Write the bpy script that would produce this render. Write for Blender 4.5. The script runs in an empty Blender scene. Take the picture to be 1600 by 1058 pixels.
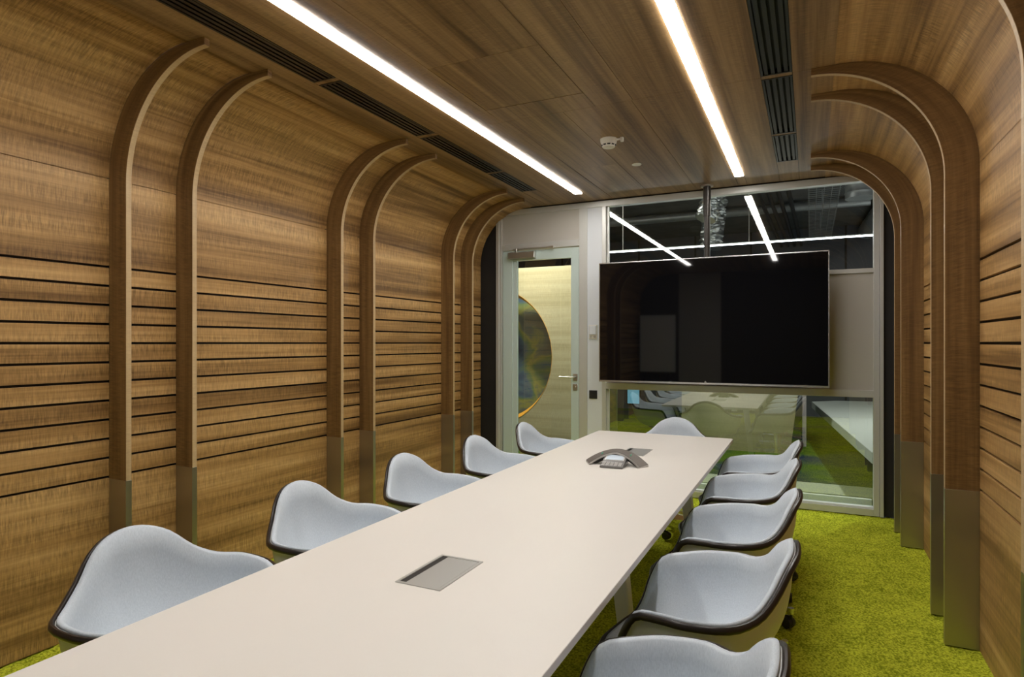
import bpy, bmesh, math, random
from mathutils import Vector, Matrix, noise as mnoise
random.seed(7)
sc = bpy.context.scene
COL = sc.collection
PI = math.pi

# ------------------------------------------------------------------ camera
H = 1.45
F_PX = 970.0
cam_d = bpy.data.cameras.new('camera')
cam = bpy.data.objects.new('camera', cam_d)
COL.objects.link(cam)
cam.location = (0, 0, H)
cam.rotation_euler = (PI / 2, 0, math.atan(466 / F_PX))
cam_d.sensor_fit = 'HORIZONTAL'
cam_d.sensor_width = 36.0
cam_d.lens = 36.0 * F_PX / 1600
cam_d.shift_y = (536 - 529) / 1600
cam_d.clip_start = 0.02
sc.camera = cam

# ------------------------------------------------------------------ world, exposure
w = bpy.data.worlds.new('world')
sc.world = w
w.use_nodes = True
w.node_tree.nodes['Background'].inputs[0].default_value = (0.6, 0.7, 0.9, 1)
w.node_tree.nodes['Background'].inputs[1].default_value = 0.02
sc.view_settings.view_transform = 'Standard'
sc.view_settings.look = 'None'
sc.view_settings.gamma = 1
sc.view_settings.use_curve_mapping = False
sc.view_settings.exposure = 1.57
LED_STRENGTH = 14.0
LED_COLOR = (1.0, 0.965, 0.915)

# ------------------------------------------------------------------ materials
def new_mat(name):
    m = bpy.data.materials.new(name)
    m.use_nodes = True
    nt = m.node_tree
    return m, nt, nt.nodes['Principled BSDF']

def N(nt, t, **kw):
    n = nt.nodes.new(t)
    for k, v in kw.items():
        setattr(n, k, v)
    return n

def plain(name, col, rough=0.5, metal=0.0, spec=0.5, bump=0.0, bscale=200, var=0.0, coat=0.0):
    m, nt, b = new_mat(name)
    b.inputs['Base Color'].default_value = (*col, 1)
    b.inputs['Roughness'].default_value = rough
    b.inputs['Metallic'].default_value = metal
    b.inputs['Specular IOR Level'].default_value = spec
    b.inputs['Coat Weight'].default_value = coat
    tc = N(nt, 'ShaderNodeTexCoord')
    no = N(nt, 'ShaderNodeTexNoise')
    no.inputs['Scale'].default_value = bscale
    no.inputs['Detail'].default_value = 3
    nt.links.new(tc.outputs['Object'], no.inputs['Vector'])
    if bump:
        bp = N(nt, 'ShaderNodeBump')
        bp.inputs['Strength'].default_value = bump
        bp.inputs['Distance'].default_value = 0.002
        nt.links.new(no.outputs['Fac'], bp.inputs['Height'])
        nt.links.new(bp.outputs['Normal'], b.inputs['Normal'])
    if var:
        mx = N(nt, 'ShaderNodeMix', data_type='RGBA')
        mx.inputs['A'].default_value = (*[c * (1 - var) for c in col], 1)
        mx.inputs['B'].default_value = (*[min(1, c * (1 + var)) for c in col], 1)
        nt.links.new(no.outputs['Fac'], mx.inputs['Factor'])
        nt.links.new(mx.outputs['Result'], b.inputs['Base Color'])
    return m

def emit(name, col, s):
    m, nt, b = new_mat(name)
    b.inputs['Base Color'].default_value = (*col, 1)
    b.inputs['Emission Color'].default_value = (*col, 1)
    b.inputs['Emission Strength'].default_value = s
    return m

def wood(name, dark, mid, light, rough=0.42, offset=0.0, saw=0.42, streak=(0.26, 7.5)):
    """veneer on a UV map in metres: u along the grain, v across it"""
    m, nt, b = new_mat(name)
    L = nt.links.new
    uv = N(nt, 'ShaderNodeUVMap')
    def nz(su, sv, detail, rgh=0.55, dist=0.0, off=0.0):
        mp = N(nt, 'ShaderNodeMapping')
        mp.inputs['Scale'].default_value = (su, sv, 1)
        mp.inputs['Location'].default_value = (offset + off, offset * 1.7 + off, offset)
        L(uv.outputs['UV'], mp.inputs['Vector'])
        t = N(nt, 'ShaderNodeTexNoise')
        t.inputs['Scale'].default_value = 1.0
        t.inputs['Detail'].default_value = detail
        t.inputs['Roughness'].default_value = rgh
        t.inputs['Distortion'].default_value = dist
        L(mp.outputs['Vector'], t.inputs['Vector'])
        return t.outputs['Fac']
    def math_(op, a, bb, clamp=False):
        n = N(nt, 'ShaderNodeMath', operation=op, use_clamp=clamp)
        for i, v in enumerate((a, bb)):
            if isinstance(v, (int, float)):
                n.inputs[i].default_value = v
            else:
                L(v, n.inputs[i])
        return n.outputs[0]
    band = nz(streak[0], streak[1], 4, 0.6, 0.3)
    fine = nz(1.4, 60, 4, 0.65, 0.2, 3.0)
    mask = nz(0.9, 16.0, 3, 0.6, 0.0, 11.0)
    sawn = nz(190, 18, 2, 0.6, 0.0, 5.0)
    sawn2 = nz(95, 12, 2, 0.6, 0.0, 9.0)
    t = math_('ADD', math_('MULTIPLY', band, 0.75), math_('MULTIPLY', fine, 0.25))
    cr = N(nt, 'ShaderNodeValToRGB')
    e = cr.color_ramp.elements
    e[0].position = 0.36; e[0].color = (*dark, 1)
    e[1].position = 0.64; e[1].color = (*light, 1)
    k = e.new(0.5); k.color = (*mid, 1)
    L(t, cr.inputs['Fac'])
    # cross-grain saw marks, patchy
    mm = N(nt, 'ShaderNodeMapRange')
    mm.inputs['From Min'].default_value = 0.35; mm.inputs['From Max'].default_value = 0.65
    L(mask, mm.inputs['Value'])
    s0 = math_('ADD', math_('MULTIPLY', sawn, 0.65), math_('MULTIPLY', sawn2, 0.35))
    sr = N(nt, 'ShaderNodeMapRange')
    sr.inputs['From Min'].default_value = 0.40; sr.inputs['From Max'].default_value = 0.60
    sr.inputs['To Min'].default_value = 1.0 - saw; sr.inputs['To Max'].default_value = 1.08
    L(s0, sr.inputs['Value'])
    f = math_('ADD', math_('MULTIPLY', mm.outputs[0], 0.75), 0.25)
    sm = N(nt, 'ShaderNodeMix', data_type='RGBA', blend_type='MULTIPLY')
    L(f, sm.inputs['Factor'])
    L(cr.outputs['Color'], sm.inputs['A'])
    L(sr.outputs[0], sm.inputs['B'])
    L(sm.outputs['Result'], b.inputs['Base Color'])
    b.inputs['Roughness'].default_value = rough
    b.inputs['Specular IOR Level'].default_value = 0.4
    bp = N(nt, 'ShaderNodeBump')
    bp.inputs['Strength'].default_value = 0.12
    bp.inputs['Distance'].default_value = 0.0015
    L(math_('ADD', math_('MULTIPLY', s0, f), fine), bp.inputs['Height'])
    L(bp.outputs['Normal'], b.inputs['Normal'])
    return m

def glass(name, tint, ior=1.7, rough=0.0):
    m = bpy.data.materials.new(name)
    m.use_nodes = True
    nt = m.node_tree
    nt.nodes.clear()
    out = N(nt, 'ShaderNodeOutputMaterial')
    tr = N(nt, 'ShaderNodeBsdfTransparent'); tr.inputs[0].default_value = (*tint, 1)
    gl = N(nt, 'ShaderNodeBsdfGlossy'); gl.inputs['Roughness'].default_value = rough
    gl.inputs['Color'].default_value = (0.93, 1.0, 0.94, 1)
    fr = N(nt, 'ShaderNodeFresnel'); fr.inputs['IOR'].default_value = ior
    mx = N(nt, 'ShaderNodeMixShader')
    nt.links.new(fr.outputs[0], mx.inputs[0])
    nt.links.new(tr.outputs[0], mx.inputs[1])
    nt.links.new(gl.outputs[0], mx.inputs[2])
    nt.links.new(mx.outputs[0], out.inputs[0])
    return m

W_DARK, W_MID, W_LIGHT = (0.18, 0.092, 0.028), (0.42, 0.238, 0.083), (0.62, 0.385, 0.16)
M = {}
M['wood_l'] = wood('oak_veneer_left', W_DARK, W_MID, W_LIGHT, offset=2.3)
M['wood_r'] = wood('oak_veneer_right', W_DARK, W_MID, W_LIGHT, offset=17.9)
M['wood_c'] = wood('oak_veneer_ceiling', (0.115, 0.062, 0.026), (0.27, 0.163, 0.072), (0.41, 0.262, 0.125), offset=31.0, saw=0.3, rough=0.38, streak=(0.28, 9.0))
M['wood_rib'] = wood('oak_veneer_rib', (0.135, 0.070, 0.023), (0.21, 0.115, 0.040), (0.29, 0.168, 0.062), offset=7.7, saw=0.3, streak=(0.5, 14))
M['wood_edge'] = wood('light_edge_band', (0.42, 0.29, 0.15), (0.50, 0.355, 0.19), (0.58, 0.42, 0.24), offset=3.3, saw=0.1)
M['pale_wood'] = wood('pale_ash_veneer', (0.36, 0.32, 0.18), (0.45, 0.40, 0.25), (0.52, 0.47, 0.31), offset=4.1, saw=0.12)
M['black'] = plain('matt_black', (0.012, 0.011, 0.011), 0.6)
M['vent'] = plain('vent_black_metal', (0.011, 0.010, 0.011), 0.38, 0.0, 0.6)
M['steel'] = plain('brushed_steel_plate', (0.42, 0.39, 0.33), 0.33, 0.9)
M['alu'] = plain('silver_frame', (0.62, 0.62, 0.59), 0.42, 0.35)
M['alu_white'] = plain('white_frame_panel', (0.73, 0.76, 0.80), 0.4, 0.0, 0.4)
M['beige_panel'] = plain('beige_panel', (0.50, 0.475, 0.43), 0.55, 0.0, 0.3)
M['mint'] = plain('mint_glass_edge', (0.56, 0.66, 0.63), 0.25, 0.0, 0.5)
M['tabletop'] = plain('warm_white_laminate', (0.74, 0.71, 0.665), 0.38, 0.0, 0.35, var=0.015, bscale=2)
M['white_paint'] = plain('white_powder_coat', (0.75, 0.75, 0.72), 0.4)
M['shell'] = plain('white_plastic_shell', (0.70, 0.72, 0.70), 0.35)
M['trim'] = plain('dark_brown_rubber_trim', (0.022, 0.016, 0.013), 0.3)
M['chrome'] = plain('polished_aluminium', (0.80, 0.80, 0.78), 0.12, 1.0)
M['castor'] = plain('black_nylon', (0.012, 0.012, 0.013), 0.4)
M['screen'] = plain('black_screen_glass', (0.004, 0.004, 0.005), 0.03, 0.0, 0.6)
M['bezel'] = plain('silver_bezel', (0.72, 0.72, 0.72), 0.25, 0.9)
M['dark_metal'] = plain('dark_bronze_metal', (0.045, 0.040, 0.036), 0.35, 0.5)
M['satin'] = plain('satin_nickel', (0.60, 0.59, 0.56), 0.3, 0.9)
M['cream'] = plain('cream_plastic', (0.74, 0.72, 0.64), 0.4)
M['box_alu'] = plain('anodised_aluminium', (0.50, 0.50, 0.48), 0.38, 0.6)
M['phone_mesh'] = plain('phone_grey_mesh', (0.15, 0.13, 0.115), 0.5, 0.3, bump=0.6, bscale=900)
M['phone_silver'] = plain('phone_silver', (0.55, 0.54, 0.52), 0.3, 0.6)
M['phone_dark'] = plain('phone_dark_body', (0.05, 0.048, 0.045), 0.4)
M['phone_console'] = plain('phone_console_grey', (0.16, 0.155, 0.15), 0.35, 0.4)
M['key'] = plain('phone_grey_keys', (0.42, 0.41, 0.40), 0.5)
M['lcd'] = emit('phone_lcd', (0.42, 0.48, 0.54), 0.12)
M['green_led'] = emit('phone_green_led', (0.12, 0.4, 0.26), 0.05)
M['led'] = emit('led_diffuser', LED_COLOR, LED_STRENGTH)
M['led2'] = emit('corridor_led_diffuser', (0.86, 0.90, 1.0), 6.0)
M['glass_up'] = glass('clear_glass_upper', (0.80, 0.86, 0.84), 1.75)
M['glass_low'] = glass('clear_glass_lower', (0.78, 0.88, 0.78), 3.3)
M['glass_door'] = glass('clear_glass_door', (0.80, 0.84, 0.78), 2.0)
M['glass_back'] = glass('outer_glass', (0.92, 0.95, 0.93), 1.2)
M['rear_dark'] = plain('charcoal_wall', (0.035, 0.034, 0.034), 0.7)
M['rear_grey'] = plain('grey_wall', (0.50, 0.49, 0.48), 0.7)
M['paper'] = plain('white_paper', (0.80, 0.80, 0.80), 0.6)
M['concrete'] = plain('dark_soffit', (0.13, 0.135, 0.14), 0.8, var=0.5, bscale=3)
M['duct'] = plain('galvanised_duct', (0.42, 0.44, 0.46), 0.4, 0.5, var=0.25, bscale=9)
M['corr_wall'] = plain('dark_blue_grey_wall', (0.09, 0.10, 0.125), 0.6)
M['bench_white'] = plain('white_bench_laminate', (0.74, 0.78, 0.82), 0.3)
M['orange'] = plain('orange_ring', (0.85, 0.42, 0.05), 0.5)
M['threshold'] = plain('pale_green_grey_threshold', (0.42, 0.46, 0.38), 0.6)
M['pink'] = plain('pale_light_streak', (0.62, 0.55, 0.62), 0.5)
M['blue_glow'] = emit('blue_screen', (0.16, 0.42, 0.60), 0.22)

# foil (crumpled flexible duct)
m, nt, b = new_mat('crumpled_foil')
b.inputs['Base Color'].default_value = (0.75, 0.77, 0.78, 1); b.inputs['Metallic'].default_value = 1.0
b.inputs['Roughness'].default_value = 0.35
M['foil'] = m

# fabric
m, nt, b = new_mat('pale_blue_grey_wool')
tc = N(nt, 'ShaderNodeTexCoord')
wv = N(nt, 'ShaderNodeTexNoise'); wv.inputs['Scale'].default_value = 300; wv.inputs['Detail'].default_value = 3
mp = N(nt, 'ShaderNodeMapping'); mp.inputs['Scale'].default_value = (1, 1, 0.35)
nt.links.new(tc.outputs['Object'], mp.inputs['Vector']); nt.links.new(mp.outputs[0], wv.inputs['Vector'])
mx = N(nt, 'ShaderNodeMix', data_type='RGBA')
mx.inputs['A'].default_value = (0.45, 0.51, 0.575, 1); mx.inputs['B'].default_value = (0.68, 0.74, 0.81, 1)
nt.links.new(wv.outputs['Fac'], mx.inputs['Factor']); nt.links.new(mx.outputs['Result'], b.inputs['Base Color'])
b.inputs['Roughness'].default_value = 0.9; b.inputs['Specular IOR Level'].default_value = 0.15
b.inputs['Sheen Weight'].default_value = 0.25
bp = N(nt, 'ShaderNodeBump'); bp.inputs['Strength'].default_value = 0.25; bp.inputs['Distance'].default_value = 0.001
nt.links.new(wv.outputs['Fac'], bp.inputs['Height']); nt.links.new(bp.outputs[0], b.inputs['Normal'])
M['fabric'] = m

# carpet
def carpet_mat(name, a, c, patch=None):
    m, nt, b = new_mat(name)
    tc = N(nt, 'ShaderNodeTexCoord')
    n1 = N(nt, 'ShaderNodeTexNoise'); n1.inputs['Scale'].default_value = 95; n1.inputs['Detail'].default_value = 4
    n2 = N(nt, 'ShaderNodeTexNoise'); n2.inputs['Scale'].default_value = 5; n2.inputs['Detail'].default_value = 5
    n2.inputs['Roughness'].default_value = 0.7
    for n in (n1, n2):
        nt.links.new(tc.outputs['Object'], n.inputs['Vector'])
    ad = N(nt, 'ShaderNodeMath', operation='MULTIPLY_ADD'); ad.inputs[1].default_value = 0.70
    nt.links.new(n1.outputs['Fac'], ad.inputs[0])
    m2 = N(nt, 'ShaderNodeMath', operation='MULTIPLY'); m2.inputs[1].default_value = 0.30
    nt.links.new(n2.outputs['Fac'], m2.inputs[0]); nt.links.new(m2.outputs[0], ad.inputs[2])
    cr = N(nt, 'ShaderNodeValToRGB')
    cr.color_ramp.elements[0].position = 0.40; cr.color_ramp.elements[0].color = (*a, 1)
    cr.color_ramp.elements[1].position = 0.59; cr.color_ramp.elements[1].color = (*c, 1)
    nt.links.new(ad.outputs[0], cr.inputs['Fac'])
    src = cr.outputs['Color']
    if patch:
        n3 = N(nt, 'ShaderNodeTexNoise'); n3.inputs['Scale'].default_value = 0.9; n3.inputs['Detail'].default_value = 3
        nt.links.new(tc.outputs['Object'], n3.inputs['Vector'])
        mr = N(nt, 'ShaderNodeMapRange'); mr.inputs['From Min'].default_value = 0.45; mr.inputs['From Max'].default_value = 0.6
        nt.links.new(n3.outputs['Fac'], mr.inputs['Value'])
        mx = N(nt, 'ShaderNodeMix', data_type='RGBA')
        nt.links.new(mr.outputs[0], mx.inputs['Factor']); nt.links.new(src, mx.inputs['A'])
        mx.inputs['B'].default_value = (*patch, 1)
        src = mx.outputs['Result']
    nt.links.new(src, b.inputs['Base Color'])
    b.inputs['Roughness'].default_value = 1.0; b.inputs['Specular IOR Level'].default_value = 0.05
    bp = N(nt, 'ShaderNodeBump'); bp.inputs['Strength'].default_value = 0.6; bp.inputs['Distance'].default_value = 0.01
    nt.links.new(n1.outputs['Fac'], bp.inputs['Height']); nt.links.new(bp.outputs[0], b.inputs['Normal'])
    return m
M['carpet'] = carpet_mat('lime_green_carpet', (0.215, 0.26, 0.012), (0.62, 0.665, 0.05))
M['carpet2'] = carpet_mat('corridor_carpet', (0.04, 0.085, 0.012), (0.10, 0.17, 0.022), patch=(0.022, 0.035, 0.065))

# abstract coloured wall graphic
m, nt, b = new_mat('coloured_wall_graphic')
tc = N(nt, 'ShaderNodeTexCoord')
no = N(nt, 'ShaderNodeTexNoise'); no.inputs['Scale'].default_value = 1.6; no.inputs['Detail'].default_value = 4; no.inputs['Distortion'].default_value = 1.2
nt.links.new(tc.outputs['Object'], no.inputs['Vector'])
cr = N(nt, 'ShaderNodeValToRGB')
e = cr.color_ramp.elements
e[0].position = 0.30; e[0].color = (0.03, 0.04, 0.09, 1)
e[1].position = 0.75; e[1].color = (0.10, 0.09, 0.07, 1)
for p_, c_ in ((0.42, (0.07, 0.12, 0.17)), (0.5, (0.12, 0.18, 0.08)), (0.56, (0.26, 0.26, 0.07)), (0.62, (0.12, 0.14, 0.12))):
    k = e.new(p_); k.color = (*c_, 1)
nt.links.new(no.outputs['Fac'], cr.inputs['Fac']); nt.links.new(cr.outputs[0], b.inputs['Base Color'])
b.inputs['Roughness'].default_value = 0.6
M['graphic'] = m

# ------------------------------------------------------------------ mesh helpers
def mk(name, verts, faces, mat, parent=None, uvf=None, smooth=False):
    me = bpy.data.meshes.new(name)
    me.from_pydata([tuple(v) for v in verts], [], faces)
    me.update()
    if uvf:
        uvl = me.uv_layers.new(name='UVMap')
        for lp in me.loops:
            uvl.data[lp.index].uv = uvf(me.vertices[lp.vertex_index].co, lp.vertex_index)
    if smooth:
        me.polygons.foreach_set('use_smooth', [True] * len(me.polygons))
    me.materials.append(mat)
    o = bpy.data.objects.new(name, me)
    COL.objects.link(o)
    if parent:
        o.parent = parent
    return o

BOXF = [(0, 3, 2, 1), (4, 5, 6, 7), (0, 1, 5, 4), (1, 2, 6, 5), (2, 3, 7, 6), (3, 0, 4, 7)]
def boxv(x0, x1, y0, y1, z0, z1):
    return [(x0, y0, z0), (x1, y0, z0), (x1, y1, z0), (x0, y1, z0), (x0, y0, z1), (x1, y0, z1), (x1, y1, z1), (x0, y1, z1)]

class MB:
    """collects shapes for ONE mesh part"""
    def __init__(s):
        s.v = []; s.f = []
    def add(s, v, f):
        n = len(s.v); s.v += [tuple(p) for p in v]; s.f += [tuple(i + n for i in q) for q in f]; return s
    def box(s, x0, x1, y0, y1, z0, z1):
        return s.add(boxv(x0, x1, y0, y1, z0, z1), BOXF)
    def cyl(s, p, q, r0, r1=None, n=16, cap=True):
        r1 = r0 if r1 is None else r1
        p = Vector(p); q = Vector(q); d = (q - p).normalized()
        a = d.orthogonal().normalized(); b_ = d.cross(a)
        vs = []
        for c, r in ((p, r0), (q, r1)):
            for i in range(n):
                t = 2 * PI * i / n
                vs.append(c + a * (math.cos(t) * r) + b_ * (math.sin(t) * r))
        fs = [(i, (i + 1) % n, n + (i + 1) % n, n + i) for i in range(n)]
        if cap:
            fs += [tuple(range(n - 1, -1, -1)), tuple(range(n, 2 * n))]
        return s.add(vs, fs)
    def lathe(s, prof, cx=0, cy=0, n=28):
        vs = []
        for r, z in prof:
            for i in range(n):
                t = 2 * PI * i / n
                vs.append((cx + r * math.cos(t), cy + r * math.sin(t), z))
        fs = []
        for k in range(len(prof) - 1):
            for i in range(n):
                fs.append((k * n + i, k * n + (i + 1) % n, (k + 1) * n + (i + 1) % n, (k + 1) * n + i))
        fs += [tuple(range(n - 1, -1, -1)), tuple(range((len(prof) - 1) * n, len(prof) * n))]
        return s.add(vs, fs)
    def tube(s, pts, r, n=8, closed=False, squash=1.0):
        pts = [Vector(p) for p in pts]; m_ = len(pts)
        vs = []
        for i, p in enumerate(pts):
            a = pts[(i - 1) % m_] if (closed or i > 0) else p
            c = pts[(i + 1) % m_] if (closed or i < m_ - 1) else p
            d = (c - a).normalized()
            up = Vector((0, 0, 1))
            if abs(d.dot(up)) > 0.97:
                up = Vector((1, 0, 0))
            sd = d.cross(up).normalized(); u2 = sd.cross(d)
            for k in range(n):
                t = 2 * PI * k / n
                vs.append(p + sd * (math.cos(t) * r * squash) + u2 * (math.sin(t) * r))
        fs = []
        for i in range(m_ if closed else m_ - 1):
            j = (i + 1) % m_
            for k in range(n):
                fs.append((i * n + k, i * n + (k + 1) % n, j * n + (k + 1) % n, j * n + k))
        if not closed:
            fs += [tuple(range(n - 1, -1, -1)), tuple(range((m_ - 1) * n, m_ * n))]
        return s.add(vs, fs)
    def prism(s, poly, lo, hi, ax):
        """poly in the two other axes (cyclic order kept), extruded along axis ax"""
        n = len(poly); vs = []
        for h in (lo, hi):
            for a, b_ in poly:
                vs.append({0: (h, a, b_), 1: (a, h, b_), 2: (a, b_, h)}[ax])
        fs = [(i, (i + 1) % n, n + (i + 1) % n, n + i) for i in range(n)]
        fs += [tuple(range(n - 1, -1, -1)), tuple(range(n, 2 * n))]
        return s.add(vs, fs)
    def build(s, name, mat, parent=None, uvf=None, smooth=False, bevel=0.0, seg=2):
        o = mk(name, s.v, s.f, mat, parent, uvf, smooth)
        bm = bmesh.new(); bm.from_mesh(o.data)
        bmesh.ops.recalc_face_normals(bm, faces=bm.faces)
        if bevel:
            bmesh.ops.bevel(bm, geom=[e_ for e_ in bm.edges if len(e_.link_faces) == 2 and e_.calc_face_angle(0) > 0.6],
                            offset=bevel, segments=seg, affect='EDGES', profile=0.5)
        bm.to_mesh(o.data); bm.free()
        if smooth:
            o.data.polygons.foreach_set('use_smooth', [True] * len(o.data.polygons))
            o.data.set_sharp_from_angle(angle=0.7)
        return o

def box(name, x0, x1, y0, y1, z0, z1, mat, parent=None, uvf=None, bevel=0.0):
    return MB().box(min(x0, x1), max(x0, x1), min(y0, y1), max(y0, y1), min(z0, z1), max(z0, z1)).build(name, mat, parent, uvf, bevel=bevel)

def thing(name, label, cat, loc=(0, 0, 0), rz=0, group=None):
    o = bpy.data.objects.new(name, None)
    o.empty_display_size = 0.1
    COL.objects.link(o); o.location = loc; o.rotation_euler = (0, 0, rz)
    return tag(o, label, cat, group)

def tag(o, label, cat, group=None):
    o['label'] = label; o['category'] = cat
    if group:
        o['group'] = group
    return o

def struct(o, label, cat=None):
    o['kind'] = 'structure'; o['label'] = label
    if cat:
        o['category'] = cat
    return o

def dup(root, loc, rz, label, group=None):
    r = root.copy(); COL.objects.link(r); r.location = loc; r.rotation_euler = (0, 0, rz)
    r['label'] = label
    if group:
        r['group'] = group
    for ch in list(root.children):
        c = ch.copy(); COL.objects.link(c); c.parent = r
        for g in ch.children:
            d = g.copy(); COL.objects.link(d); d.parent = c
    return r

# ------------------------------------------------------------------ room shell
XR = 0.72; CXR = -1.272; ZC = 2.88
Y0, YB = -1.6, 6.0
RIBS = [0.39, 0.765, 1.99, 2.365, 3.59, 3.965, 5.19, 5.565]
RT = 0.028
def side(s, x):            # s=+1 right, -1 left (mirror about the room axis)
    return x if s > 0 else 2 * CXR - x
GAP0, PITCH, GAPW = 1.843, 0.0985, 0.0125

# floor: short pile, finely uneven
nx, ny = 200, 380
fx0, fx1, fy0, fy1 = -3.29, 0.745, Y0 - .02, YB + .03
vs = []
for j in range(ny + 1):
    for i in range(nx + 1):
        vs.append((fx0 + (fx1 - fx0) * i / nx + random.uniform(-.006, .006), fy0 + (fy1 - fy0) * j / ny + random.uniform(-.006, .006), random.uniform(-0.012, 0.0)))
fs = [(j * (nx + 1) + i, j * (nx + 1) + i + 1, (j + 1) * (nx + 1) + i + 1, (j + 1) * (nx + 1) + i) for j in range(ny) for i in range(nx)]
floor = mk('floor', vs, fs, M['carpet'], smooth=True)
struct(floor, 'lime green short pile carpet covering the meeting room floor', 'floor')

AR = 0.58
arc_out = [(0.14 + AR * math.cos(t), 2.30 + AR * math.sin(t)) for t in [PI / 2 * i / 24 for i in range(25)]]
arc_in = [(0.005 + AR * math.cos(t), 2.265 + AR * math.sin(t)) for t in [PI / 2 * i / 24 for i in range(25)]]

for s, nm, word in ((-1, 'wall_left', 'left'), (1, 'wall_right', 'right')):
    wm = M['wood_l'] if s < 0 else M['wood_r']
    wall = box(nm, side(s, XR + .022), side(s, XR + .06), Y0, YB, 0, ZC + .06, M['black'])
    struct(wall, ('wood panelled wall on the door side, horizontal slats between curved ribs' if s < 0 else
                  'wood panelled wall beside the right row of chairs, curving into the ceiling'), 'wall')
    edges = [Y0]
    for r in RIBS:
        edges += [r, r + RT]
    edges.append(YB)
    for b_ in range(0, len(edges), 2):
        a, c = edges[b_], edges[b_ + 1]
        a2 = a + (0.0008 if b_ else 0); c2 = c - 0.0008
        uvz = lambda co, i: (co.y, co.z)
        box('lower_panel', side(s, XR), side(s, XR + .02), a2, c2, 0.0, GAP0 - 11 * PITCH - GAPW / 2, wm, wall, uvz)
        for k in range(11):
            z1 = GAP0 - k * PITCH - GAPW / 2
            z0 = GAP0 - (k + 1) * PITCH + GAPW / 2
            off = 3.1 * k
            box('slat', side(s, XR), side(s, XR + .02), a2, c2, z0, z1, wm, wall, lambda co, i, off=off: (co.y + off, co.z + off * .37), bevel=0.0007)
        box('upper_panel', side(s, XR), side(s, XR + .02), a2, c2, GAP0 + GAPW / 2, 2.2970, wm, wall, uvz)
        # curved cove panel
        vs = []; arcs = []
        for off in (0.0, 0.018):
            L_ = 2.30
            for i, (px, pz) in enumerate(arc_out):
                t = PI / 2 * i / 24
                vs0 = (side(s, 0.14 + (AR + off) * math.cos(t)), 2.3005 + (AR + off) * math.sin(t))
                for yy in (a2, c2):
                    vs.append((vs0[0], yy, vs0[1])); arcs.append(2.30 + AR * t)
            px = 0.114
            for yy in (a2, c2):
                vs.append((side(s, px), yy, 2.3005 + AR + off)); arcs.append(2.30 + AR * PI / 2 + .026)
        n = 26
        fs = []
        for i in range(n - 1):
            q = 2 * i
            fs.append((q, q + 1, q + 3, q + 2)); k = 2 * n + q
            fs.append((k, k + 2, k + 3, k + 1))
        if s < 0:
            fs = [f[::-1] for f in fs]
        cv = mk('cove_panel', vs, fs, wm, wall, lambda co, i, arcs=arcs: (co.y, arcs[i]))
        for p in cv.data.polygons:
            p.use_smooth = True
    # ribs
    out = [(XR, 0.0), (XR, 1.2)] + arc_out + [(0.005, ZC)]
    inn = [(0.585, 0.0), (0.585, 1.2)] + arc_in + [(0.004, 2.845)]
    for r in RIBS:
        vs = []; uvs = []; L_ = 0
        for i in range(len(out)):
            if i:
                L_ += math.dist(inn[i], inn[i - 1]) * .5 + math.dist(out[i], out[i - 1]) * .5
            for (px, pz), vv in ((out[i], 0.14), (inn[i], 0.0)):
                for yy in (r, r + RT):
                    vs.append((side(s, px), yy, pz)); uvs.append((L_ + r * 3, vv + (yy - r) + r * 2))
        fs = []
        for i in range(len(out) - 1):
            q = 4 * i
            fs += [(q, q + 2, q + 6, q + 4), (q + 1, q + 5, q + 7, q + 3), (q + 2, q + 3, q + 7, q + 6), (q, q + 4, q + 5, q + 1)]
        q = 4 * (len(out) - 1)
        fs += [(0, 1, 3, 2), (q, q + 2, q + 3, q + 1)]
        if s > 0:
            fs = [f[::-1] for f in fs]
        rib = mk('rib', vs, fs, M['wood_rib'], wall, lambda co, i, uvs=uvs: uvs[i])
        # lighter edge band on the inner edge
        vs = []; uvs = []; L_ = 0
        mid = [(0.585, 0.7505), (0.585, 1.2)] + arc_in + [(0.004, 2.845)]
        for i, (px, pz) in enumerate(mid):
            t = 0 if i < 2 else PI / 2 * min(i - 2, 24) / 24
            if i:
                L_ += math.dist(mid[i], mid[i - 1])
            for off in (.0003, .0018):
                for yy in (r + .0005, r + RT - .0005):
                    vs.append((side(s, px - off * math.cos(t)), yy, pz - off * math.sin(t))); uvs.append((L_ + r, yy))
        fs = []
        for i in range(len(mid) - 1):
            q = 4 * i
            fs += [(q, q + 2, q + 6, q + 4), (q + 1, q + 5, q + 7, q + 3), (q + 2, q + 3, q + 7, q + 6), (q, q + 4, q + 5, q + 1)]
        if s > 0:
            fs = [f[::-1] for f in fs]
        mk('edge_band', vs, fs, M['wood_edge'], rib, lambda co, i, uvs=uvs: uvs[i])
        kp = box('kick_plate', side(s, 0.5825), side(s, XR - .0005), r - .0015, r + RT + .0015, 0.0, 0.75, M['steel'], rib, bevel=0.001)
        kp['label'] = 'brushed steel kick plate'

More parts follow.
